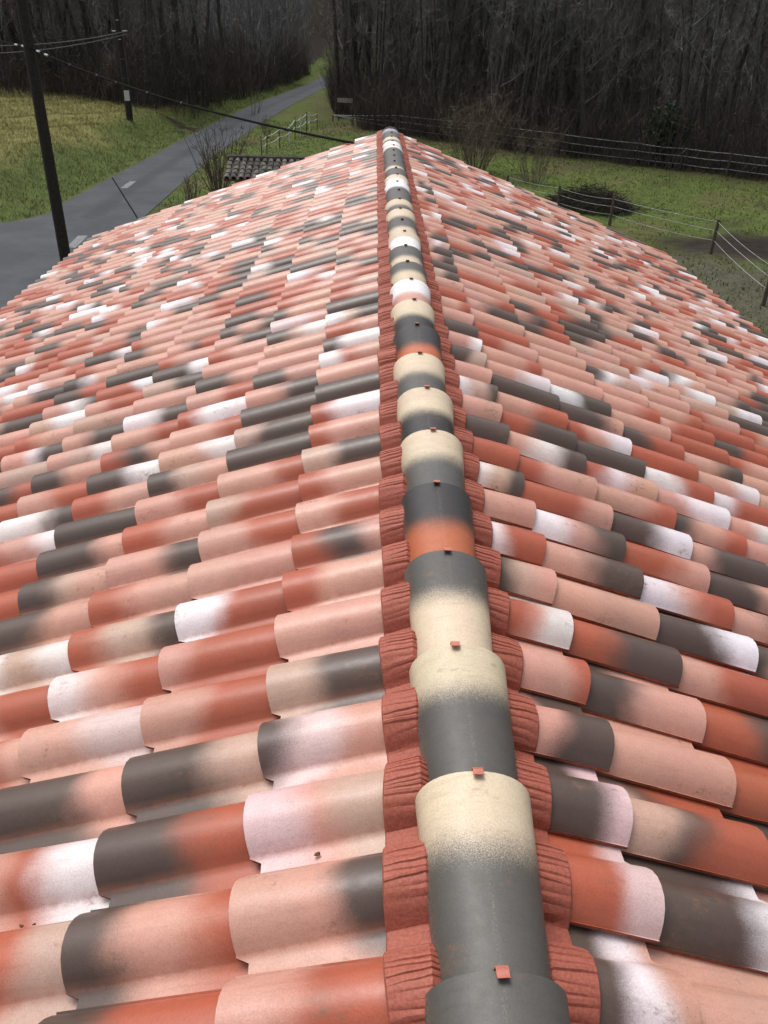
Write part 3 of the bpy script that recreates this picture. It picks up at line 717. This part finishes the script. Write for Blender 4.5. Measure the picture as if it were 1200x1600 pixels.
# ------------------------------------------------------------------ trees and shrubs
def stem(p0, d, length, r0, r1, n, wig, up, R):
    P = [np.array(p0, float)]; d = np.array(d, float)/np.linalg.norm(d); Rr = [r0]
    for i in range(n):
        d = d+R.normal(0, wig, 3)+np.array([0, 0, up]); d /= np.linalg.norm(d)
        P.append(P[-1]+d*length/n); Rr.append(r0+(r1-r0)*(i+1)/n)
    return P, Rr
def blade(V, F, a, b, w, R):
    d = b-a; s = np.cross(d, R.normal(0, 1, 3)); s = s/(np.linalg.norm(s)+1e-9)*w
    i = len(V); V += [a-s, a+s, b]; F.append((i, i+1, i+2))
def bare_tree(seed, hgt, rad, nb, spread, start, twigs, tw, wig=0.055):
    R = np.random.default_rng(seed); tm = MB(); cm = MB(); BV, BF = [], []
    P, Rr = stem((0, 0, -0.2), (R.normal(0, wig), R.normal(0, wig), 1), hgt, rad, 0.02, 9, wig, 0.03, R); tm.tube(P, Rr, 7, cap=False)
    for k in range(nb):
        t = start+(0.97-start)*(k+R.random())/nb; i = min(int(t*9), 8); f = t*9-i; p = P[i]*(1-f)+P[i+1]*f; r = Rr[i]*(1-f)+Rr[i+1]*f
        a = R.uniform(0, 6.283); el = R.uniform(0.55, 1.15); ln = hgt*spread*(1.1-0.7*t)*R.uniform(0.6, 1.2)
        Q, Qr = stem(p, (math.cos(a)*math.cos(el), math.sin(a)*math.cos(el), math.sin(el)), ln, max(0.010, r*0.30), 0.006, 5, 0.11, 0.09, R)
        cm.tube(Q, Qr, 4, cap=False)
        for j in range(5):
            s_ = R.integers(1, 5); f = R.random(); p2 = Q[s_]*(1-f)+Q[s_+1]*f; d2 = R.normal(0, 0.7, 3)+(Q[s_+1]-Q[s_])/np.linalg.norm(Q[s_+1]-Q[s_])*0.9+np.array([0, 0, .45])
            S, Sr = stem(p2, d2, ln*R.uniform(.25, .5), 0.007, 0.004, 3, 0.16, 0.10, R); cm.tube(S, Sr, 3, cap=False)
            for q in range(twigs):
                s2 = R.integers(0, 3); f = R.random(); p3 = S[s2]*(1-f)+S[s2+1]*f; d3 = R.normal(0, .55, 3)+np.array([0, 0, .75]); d3 = d3/np.linalg.norm(d3)*R.uniform(.35, 1.0)
                blade(BV, BF, p3, p3+d3, tw, R)
    cm.add(BV, BF)
    return tm, cm
def bush_mb(seed, hgt, nst, width, r, twigs, tw, R=None):
    R = np.random.default_rng(seed); m = MB(); BV, BF = [], []
    for k in range(nst):
        a = R.uniform(0, 6.283); ou = width*math.sqrt(R.random()); l = hgt*R.uniform(.6, 1.1)
        P, Rr = stem((math.cos(a)*ou*.25, math.sin(a)*ou*.25, -.1), (math.cos(a)*ou/hgt*1.1, math.sin(a)*ou/hgt*1.1, 1), l, r, r*.3, 5, .10, .05, R); m.tube(P, Rr, 4, cap=False)
        for j in range(7):
            s_ = R.integers(1, 5); f = R.random(); p2 = P[s_]*(1-f)+P[s_+1]*f
            S, Sr = stem(p2, R.normal(0, .5, 3)+np.array([0, 0, .9]), l*R.uniform(.15, .4), r*.45, r*.2, 3, .15, .05, R); m.tube(S, Sr, 3, cap=False)
            for q in range(twigs):
                s2 = R.integers(0, 3); p3 = S[s2]; d3 = R.normal(0, .6, 3)+np.array([0, 0, .6]); d3 = d3/np.linalg.norm(d3)*R.uniform(.15, .45)*hgt/3
                blade(BV, BF, p3, p3+d3, tw, R)
    m.add(BV, BF); return m
protos = []
GROUP = 'bare trees of the winter wood'
specs = [(21, 13, .13, 15, .26, .18, 14, .010), (22, 15, .17, 16, .25, .28, 14, .010), (23, 11.5, .10, 14, .28, .12, 14, .010),
         (24, 14, .12, 13, .22, .35, 14, .010), (25, 12.5, .15, 17, .30, .15, 14, .010), (26, 16, .19, 15, .24, .30, 14, .010)]
for k, sp in enumerate(specs):
    tm, cm = bare_tree(*sp)
    t = thing('bare_tree', 'tall leafless grey-brown tree in the dense winter wood', 'tree', (0, 0, 0), GROUP)
    tm.build('trunk', MAT_BARK, t, True, sharp=80); cm.build('crown', MAT_TWIG if k % 2 == 0 else MAT_TWIG2, t)
    protos.append(t)
LOOK = ['slender leafless tree with branches from low down', 'tall straight leafless tree with a clean trunk', 'short bushy leafless tree', 'thin tall leafless pole of a tree', 'spreading leafless tree with wide crown', 'tallest leafless tree, thick-trunked']
used = {}
def place_tree(x, y, s, side):
    k = random.randrange(len(protos)); z = float(height(x, y))-0.05; a = random.uniform(0, 6.283)
    if k not in used:
        used[k] = True; o = protos[k]; o.location = (x, y, z); o.rotation_euler = (0, 0, a); o.scale = (s, s, s)
    else: o = dup(protos[k], (x, y, z), a, s)
    place = 'behind the paddock fence' if side > 0 else 'beyond the dry meadow'
    o['label'] = LOOK[k]+' in the wood '+place; o['group'] = 'bare trees '+place
    o.rotation_euler[0] = random.gauss(0, .04); o.rotation_euler[1] = random.gauss(0.03, .05)
    return o
cand = []; SG0 = hit(538, 190)
def scatter(poly, n, near_d, far_d, power, side):
    P = resample(poly, 400)
    for k in range(n):
        i = random.randrange(1, 399); tg = P[i+0]-P[i-1]; tg /= np.linalg.norm(tg); nrm = np.array([-tg[1], tg[0]])
        d = near_d+(far_d-near_d)*random.random()**power; q = P[i]+nrm*d
        if math.hypot(q[0]-SG0[0], q[1]-SG0[1]) < 3.0: continue
        if abs(poly_dist(q[0], q[1], EL)) < 1.6 or abs(poly_dist(q[0], q[1], ER)) < 1.5: continue
        if poly_dist(q[0], q[1], EL) < 0 and poly_dist(q[0], q[1], ER) > 0: continue
        if (side > 0 and poly_dist(q[0], q[1], EL) < 0) or (side < 0 and poly_dist(q[0], q[1], ER) > 0): continue
        cand.append((q[0], q[1], d))
scatter(WOOD_R, 460, 1.0, 60, 1.5, -1); scatter(WOOD_L, 380, 0.6, 45, 1.5, 1)
vis = []
for (x, y, d) in cand:
    u, v = pix((x, y, float(height(x, y))+4))
    if -80 < u < 1290 and 30 < y < 125: vis.append((math.hypot(x, y), x, y))
vis.sort(); front = vis[:250]; back = vis[250:]
for (_, x, y) in front: place_tree(x, y, random.uniform(0.8, 1.15), 1 if poly_dist(x, y, EL) < 0 else -1)
# the wood behind them reads as one mass of stems and twigs
R = np.random.default_rng(5)
NX = 5200; bx, by = R.uniform(-95, 110, NX), R.uniform(50, 185, NX)
wl_, wr_ = poly_dist(bx, by, WOOD_L), poly_dist(bx, by, WOOD_R)
ok = ((wl_ > 5) | (wr_ > 4)) & (np.abs(poly_dist(bx, by, EL)) > 2.5) & (np.abs(poly_dist(bx, by, ER)) > 2.5) & (R.random(NX) < np.clip(70/by, 0, 1))
# no stem on the lane or between its edges, none in the open meadow or paddock
ok &= ~((poly_dist(bx, by, EL) < 0) & (poly_dist(bx, by, ER) > 0))
ok &= np.where(poly_dist(bx, by, EL) > 0, wl_ > 4, wr_ > 3)
bx, by = bx[ok], by[ok]; bx = np.concatenate([[q[1] for q in back], bx]); by = np.concatenate([[q[2] for q in back], by]); n = len(bx)
root = np.stack([bx, by, height(bx, by)-.2], 1); hh = R.uniform(9, 16, n); ln = np.stack([R.normal(0, .07, n), R.normal(0, .07, n), np.ones(n)], 1); top = root+ln*hh[:, None]
r0 = R.uniform(.04, .11, n)
sv = []; 
for k in range(4):
    a_ = math.pi/2*k; o_ = np.array([math.cos(a_), math.sin(a_), 0])
    sv.append(root+o_*r0[:, None]); sv.append(top+o_*0.015)
SV = np.stack(sv, 1)                                   # n x 8 x 3
SF = []
for k in range(4): a_, c_ = 2*k, 2*((k+1) % 4); SF += [(a_, c_, c_+1), (a_, c_+1, a_+1)]
Fs = (np.array(SF)[None]+(np.arange(n)*8)[:, None, None]).reshape(-1, 3)
def blades(P, D, w):
    s_ = np.cross(D, R.normal(0, 1, D.shape)); s_ *= w/(np.linalg.norm(s_, axis=1)+1e-9)[:, None]
    return np.stack([P-s_, P+s_, P+D], 1).reshape(-1, 3)
nb_ = 22; t_ = R.uniform(.12, .98, (n, nb_)); Pb = (root[:, None]+(top-root)[:, None]*t_[..., None]).reshape(-1, 3)
Db = R.normal(0, .5, Pb.shape)+np.array([0, 0, .9]); Db *= (R.uniform(1.0, 3.2, len(Db))/np.linalg.norm(Db, axis=1))[:, None]
Pt = np.repeat(Pb, 4, 0)+np.repeat(Db, 4, 0)*R.uniform(.2, 1, (len(Pb)*4, 1)); Dt = (R.normal(0, .5, Pt.shape)+np.array([0, 0, .8]))*R.uniform(.5, 1.2, (len(Pt), 1))
BVv = np.concatenate([SV.reshape(-1, 3), blades(Pb, Db, .026), blades(Pt, Dt, .016)])
BFf = np.concatenate([Fs, n*8+np.arange(len(BVv)-n*8).reshape(-1, 3)])
wd = obj('distant_wood', mesh_np('distant_wood', BVv, BFf, [MAT_TWIG2]))
wd['kind'] = 'stuff'; wd['label'] = 'mass of bare stems and twigs deep in the winter wood'; wd['category'] = 'woodland'
# tangled undergrowth of thin stems and brambles along the foot of the wood
R = np.random.default_rng(9); UV_ = []
for poly, n, dmin, dmax in ((WOOD_R, 15000, -0.3, 12), (WOOD_L, 13000, -0.4, 11)):
    P = resample(poly, 600); i = R.integers(1, 599, n); tg = P[i]-P[i-1]; tg /= np.linalg.norm(tg, axis=1)[:, None]
    q = P[i]+np.stack([-tg[:, 1], tg[:, 0]], 1)*(dmin+(dmax-dmin)*R.random(n)**1.5)[:, None]
    q = q[(np.abs(poly_dist(q[:, 0], q[:, 1], EL)) > 1.3) & (np.abs(poly_dist(q[:, 0], q[:, 1], ER)) > 1.2)]
    SG = hit(538, 190); q = q[np.hypot(q[:, 0]-SG[0], q[:, 1]-SG[1]) > 2.2]; n = len(q)
    a_ = np.stack([q[:, 0], q[:, 1], height(q[:, 0], q[:, 1])], 1); d_ = np.stack([R.normal(0, .22, n), R.normal(0, .22, n), np.ones(n)], 1)*R.uniform(.4, 4.2, (n, 1))**1.0
    UV_.append(blades(a_, d_, .016)); c_ = np.repeat(a_, 3, 0)+np.repeat(d_, 3, 0)*R.uniform(.25, .95, (n*3, 1)); UV_.append(blades(c_, R.normal(0, .4, c_.shape)+np.array([0, 0, .5]), .010))
UV_ = np.concatenate(UV_)
ug = mesh_np('undergrowth', UV_, np.arange(len(UV_)).reshape(-1, 3), [simple_mat('bramble_stems', (0.055, 0.047, 0.040), (0.095, 0.082, 0.070), .8, .95, spec=.1)])
ug = obj('undergrowth', ug); ug['kind'] = 'stuff'; ug['label'] = 'dark tangled undergrowth at the foot of the wood'; ug['category'] = 'undergrowth'

def shrub(name, label, px, py, hgt, nst, width, r, twigs, tw, mat, seed, group=None):
    bp = hit(px, py); t = thing(name, label, 'shrub', bp, group)
    m = bush_mb(seed, hgt, nst, width, r, twigs, tw); m.build('branches', mat, t); return t
shrub('bare_shrub', 'leafless many-stemmed shrub growing against the outbuilding', 341, 300, 2.6, 26, 1.0, .022, 5, .007, MAT_SHRUB, 31)
shrub('bare_shrub', 'tall pale-twigged leafless thicket behind the roof verge, crossed by the far fence', 742, 268, 3.6, 54, 2.2, .013, 7, .006, MAT_SHRUB, 32)
shrub('bare_shrub', 'loose leafless shrub between the thicket and the brush heap', 835, 288, 2.6, 30, 1.6, .011, 5, .005, MAT_SHRUB, 33)
shrub('bare_shrub', 'low reddish twiggy shrub behind the left verge by the lane', 300, 315, 1.0, 16, .5, .012, 4, .006, MAT_SHRUB, 34)
shrub('bare_shrub', 'bare shrub at the roadside grass by the white tape fence', 418, 215, 1.2, 12, .6, .012, 4, .006, MAT_SHRUB, 35)

# pale slender trunk and the dark trunks where the lane enters the wood
bp = hit(474, 108); tm, cm = bare_tree(44, 9, .09, 9, .3, .25, 3, .014)
t = thing('bare_tree', 'slender pale-barked tree where the lane enters the wood', 'tree', bp); tm.build('trunk', MAT_PALEBARK, t, True, sharp=80); cm.build('crown', MAT_PALEBARK, t)
for px, py, s, lab in ((527, 181, 1.0, 'dark leafless tree beside the board sign, with straight trunk'), (537, 172, 1.1, 'thick dark leafless tree just behind the board sign')):
    tm, cm = bare_tree(50+px, 13*s, .2, 15, .28, .12, 9, .017, 0.02); bp = hit(px, py)
    t = thing('bare_tree', lab, 'tree', bp); tm.build('trunk', MAT_BARK, t, True, sharp=80); cm.build('crown', MAT_TWIG, t)

def leaf_mass(c, rad, n, size, seed):
    R = np.random.default_rng(seed); D = R.normal(0, 1, (n, 3)); D /= np.linalg.norm(D, axis=1)[:, None]
    lump = 1+0.28*np.sin(D[:, 0]*5+seed)*np.cos(D[:, 1]*4)+0.2*np.sin(D[:, 2]*9+D[:, 0]*7)
    P = np.array(c)+D*np.array(rad)*(R.random(n)**0.4*lump)[:, None]
    a = R.normal(0, 1, (n, 3)); b_ = R.normal(0, 1, (n, 3)); a *= size/np.linalg.norm(a, axis=1)[:, None]; b_ *= size*.6/np.linalg.norm(b_, axis=1)[:, None]
    V = np.stack([P-a, P+b_, P+a, P-b_], 1).reshape(-1, 3); F = np.arange(4*n).reshape(n, 4); return V, F
for px, py, h, w_, s, lab in ((88, 143, 3.2, 2.4, 3, 'dark ivy-covered bush at the meadow edge left of the meadow pole'), (128, 148, 2.2, 2.0, 4, 'rounded dark evergreen bush between ivy bush and meadow pole'),
                              (1042, 262, 3.0, 1.3, 6, 'narrow dark evergreen bush in the wood behind the far fence')):
    bp = hit(px, py); t = thing('evergreen_bush', lab, 'bush', bp); V, F = leaf_mass((0, 0.8, h*.5), (w_, w_*.6, h*.5), 2600, .10, s)
    obj('foliage', mesh_np('foliage', V, F, [MAT_IVY]), t); mb = MB(); mb.tube([(0, .8, -.2), (0.05, .8, h*.6)], [.1, .04], 6); mb.build('stem', MAT_BARK, t)
for px, py, h, rr, zc, nlf, lab in ((12, 142, 9, 1.7, 6.3, 1500, 'tree still holding russet leaves at the meadow edge'), (182, 160, 2.6, .55, 1.7, 260, 'small sapling with rusty leaves beside the meadow pole')):
    bp = hit(px, py); tm, cm = bare_tree(60+px, h, .03+h*.009, 9, .26, .25, 5, .012); t = thing('russet_tree', lab, 'tree', bp); tm.build('trunk', MAT_BARK, t, True, sharp=80); cm.build('branches', MAT_TWIG, t)
    V, F = leaf_mass((0, 0, zc), (rr, rr, rr*1.1), nlf, .055, px); obj('leaves', mesh_np('leaves', V, F, [MAT_RUSSET]), t)

# heap of cut brush in the paddock
bp = hit(918, 326); t = thing('brush_heap', 'dark heap of cut branches lying in the green paddock', 'brush heap', bp)
R = np.random.default_rng(8); m = MB(); BV, BF = [], []
hx, hy, hz = 1.75, 1.2, 0.85
for k in range(420):
    a = R.uniform(0, 6.283); q = math.sqrt(R.random()); c_ = np.array([math.cos(a)*q*hx, math.sin(a)*q*hy, hz*(1-q*q)*R.uniform(.35, 1)])
    d = R.normal(0, 1, 3)*np.array([1, 1, .28]); d = d/np.linalg.norm(d)*R.uniform(.35, .95); P, Rr = stem(c_-d*.5, d, np.linalg.norm(d), .016, .006, 3, .12, 0, R); m.tube(P, Rr, 4, cap=False)
for k in range(2600):
    a = R.uniform(0, 6.283); q = math.sqrt(R.random()); c_ = np.array([math.cos(a)*q*hx*1.05, math.sin(a)*q*hy*1.05, hz*(1.02-q*q)*R.uniform(.2, 1.1)])
    d = R.normal(0, 1, 3)*np.array([1, 1, .5]); blade(BV, BF, c_, c_+d/np.linalg.norm(d)*R.uniform(.15, .5), .010, R)
for k in range(70):
    c_ = np.array([R.uniform(-1.2, 2.9), R.uniform(-1.2, .9), R.uniform(.02, .22)]); d = R.normal(0, 1, 3)*np.array([1, .7, .12]); d = d/np.linalg.norm(d)*R.uniform(.4, 1.2); P, Rr = stem(c_-d*.5, d, np.linalg.norm(d), .012, .004, 3, .15, .03, R); m.tube(P, Rr, 4, cap=False)
m.add(BV, BF); m.build('branches', simple_mat('dead_brush', (0.026, 0.021, 0.018), (0.042, 0.035, 0.03), 3, .95, spec=.1), t)

# ------------------------------------------------------------------ grass
def grass(name, label, pts, hmin, hmax, wd_, lean, cols, seed):
    R = np.random.default_rng(seed); n = len(pts); P = np.array(pts)
    h = R.uniform(hmin, hmax, n)*(0.75+0.5*R.random(n)); a = R.uniform(0, 6.283, n); ln = R.normal(0, lean, (n, 2))
    side = np.stack([np.cos(a), np.sin(a), np.zeros(n)], 1)*wd_; tip = P+np.stack([ln[:, 0]*h, ln[:, 1]*h, h], 1)
    V = np.stack([P-side, P+side, tip], 1).reshape(-1, 3); F = np.arange(3*n).reshape(n, 3)
    m, nt, b = new_mat(name+'_blades'); b.inputs['Roughness'].default_value = .8; b.inputs['Specular IOR Level'].default_value = .2
    at_n = N(nt, 'ShaderNodeAttribute', attribute_name='tint'); L(nt, at_n.outputs['Color'], b.inputs['Base Color'])
    me = mesh_np(name, V, F, [m]); c = me.color_attributes.new('tint', 'FLOAT_COLOR', 'POINT')
    cc = np.repeat(np.concatenate([cols(P, R), np.ones((n, 1))], 1), 3, axis=0); c.data.foreach_set('color', cc.astype(np.float32).ravel())
    o = obj(name, me); o['kind'] = 'stuff'; o['label'] = label; o['category'] = 'grass'; return o
R = np.random.default_rng(77)
X = R.uniform(-40, -4, 420000); Y = R.uniform(26, 92, 420000); d = poly_dist(X, Y, EL); wl = poly_dist(X, Y, WOOD_L)
keep = (d > .12) & (wl < .6); keep &= R.random(len(X)) < np.clip(45/np.maximum(Y, 30), .3, 1)
clump = wav(X, Y, 2.3, 4)+0.6*wav(X, Y, 5.1, 1)
keep &= clump > R.uniform(-1.1, .6, len(X)); X, Y, d, clump = X[keep], Y[keep], d[keep], clump[keep]
Z = height(X, Y)
def cols_l(P, R):
    f = (0.12+0.88*sstep(0.9, 4.2, d+R.normal(0, 1.0, len(d))+clump*1.6)*(1-sstep(62, 72, Y)))[:, None]; v = R.uniform(.7, 1.45, len(d))[:, None]
    return np.clip((np.array([[.082, .118, .034]])*(1-f)+np.array([[.205, .188, .074]])*f)*v, 0, 1)
grass('meadow_grass', 'tufted green and straw-coloured grass on the roadside bank and meadow', np.stack([X, Y, Z-.02], 1), .06, .24, .013, .6, cols_l, 1)
X = R.uniform(-8, 26, 150000); Y = R.uniform(14, 60, 150000); dr = poly_dist(X, Y, ER); wr = poly_dist(X, Y, WOOD_R)
keep = (dr < -.1) & (wr < 1.0) & ~((np.abs(X) < 4.2) & (Y < 12.3)) & (np.hypot((X-mud[0])/1.8, Y-mud[1]) > 1.7)
clump = wav(X, Y, 1.9, 2)+.6*wav(X, Y, 4.4, 5); keep &= clump > R.uniform(-1.0, 1.0, len(X)); X, Y, wr = X[keep], Y[keep], wr[keep]
Z = height(X, Y)
def cols_r(P, R):
    v = R.uniform(.65, 1.35, len(P))[:, None]; f = .8*sstep(-4.5, .3, wr+R.normal(0, 1.2, len(wr)))[:, None]; yl = sstep(.2, .9, wav(P[:, 0], P[:, 1], .45, 1))[:, None]*.5
    c = np.array([[.084, .122, .032]])*(1-yl)+np.array([[.125, .112, .050]])*yl
    return np.clip((c*(1-f)+np.array([[.070, .058, .034]])*f)*v, 0, 1)
grass('paddock_grass', 'short mossy green turf of the paddock', np.stack([X, Y, Z-.02], 1), .04, .13, .022, .5, cols_r, 2)

# dry leaf scraps lying in the tile channels
MAT_LEAF = simple_mat('dry_leaf', (.16, .065, .035), (.09, .04, .025), 90, .9)
for (px, py, sz, lab) in ((495, 1335, .006, 'tiny dry brown leaf scrap in a pale tile channel beside the ridge flashing'), (33, 1447, .005, 'tiny dark leaf scrap in the channel below a pink and white tile'), (54, 1444, .003, 'tiniest dark seed in the channel below a pink and white tile')):
    d_ = ray(px, py); a_ = d_[2]-SL*d_[0]; t_ = (-0.106+0.024+SL*CAM[0]-CAM[2])/(a_); q = CAM+d_*t_
    mb = MB(); R = np.random.default_rng(px); nn = 7; V = [(0, 0, .003)]
    for k in range(nn):
        an = 6.283*k/nn; rr = sz*R.uniform(.6, 1.1); V.append((math.cos(an)*rr*1.5, math.sin(an)*rr*.7, R.uniform(0, .004)))
    V += [(x, y, z-.003) for x, y, z in V]; nv = nn+1
    mb.add(V, [(0, 1+k, 1+(k+1) % nn) for k in range(nn)]+[(nv, nv+1+(k+1) % nn, nv+1+k) for k in range(nn)]+[(1+k, nv+1+k, nv+1+(k+1) % nn, 1+(k+1) % nn) for k in range(nn)])
    o = mb.build('leaf_scrap', MAT_LEAF, None, False, q); tag(o, lab, 'leaf'); o.rotation_euler = (0, -TH, R.uniform(-.5, .5))
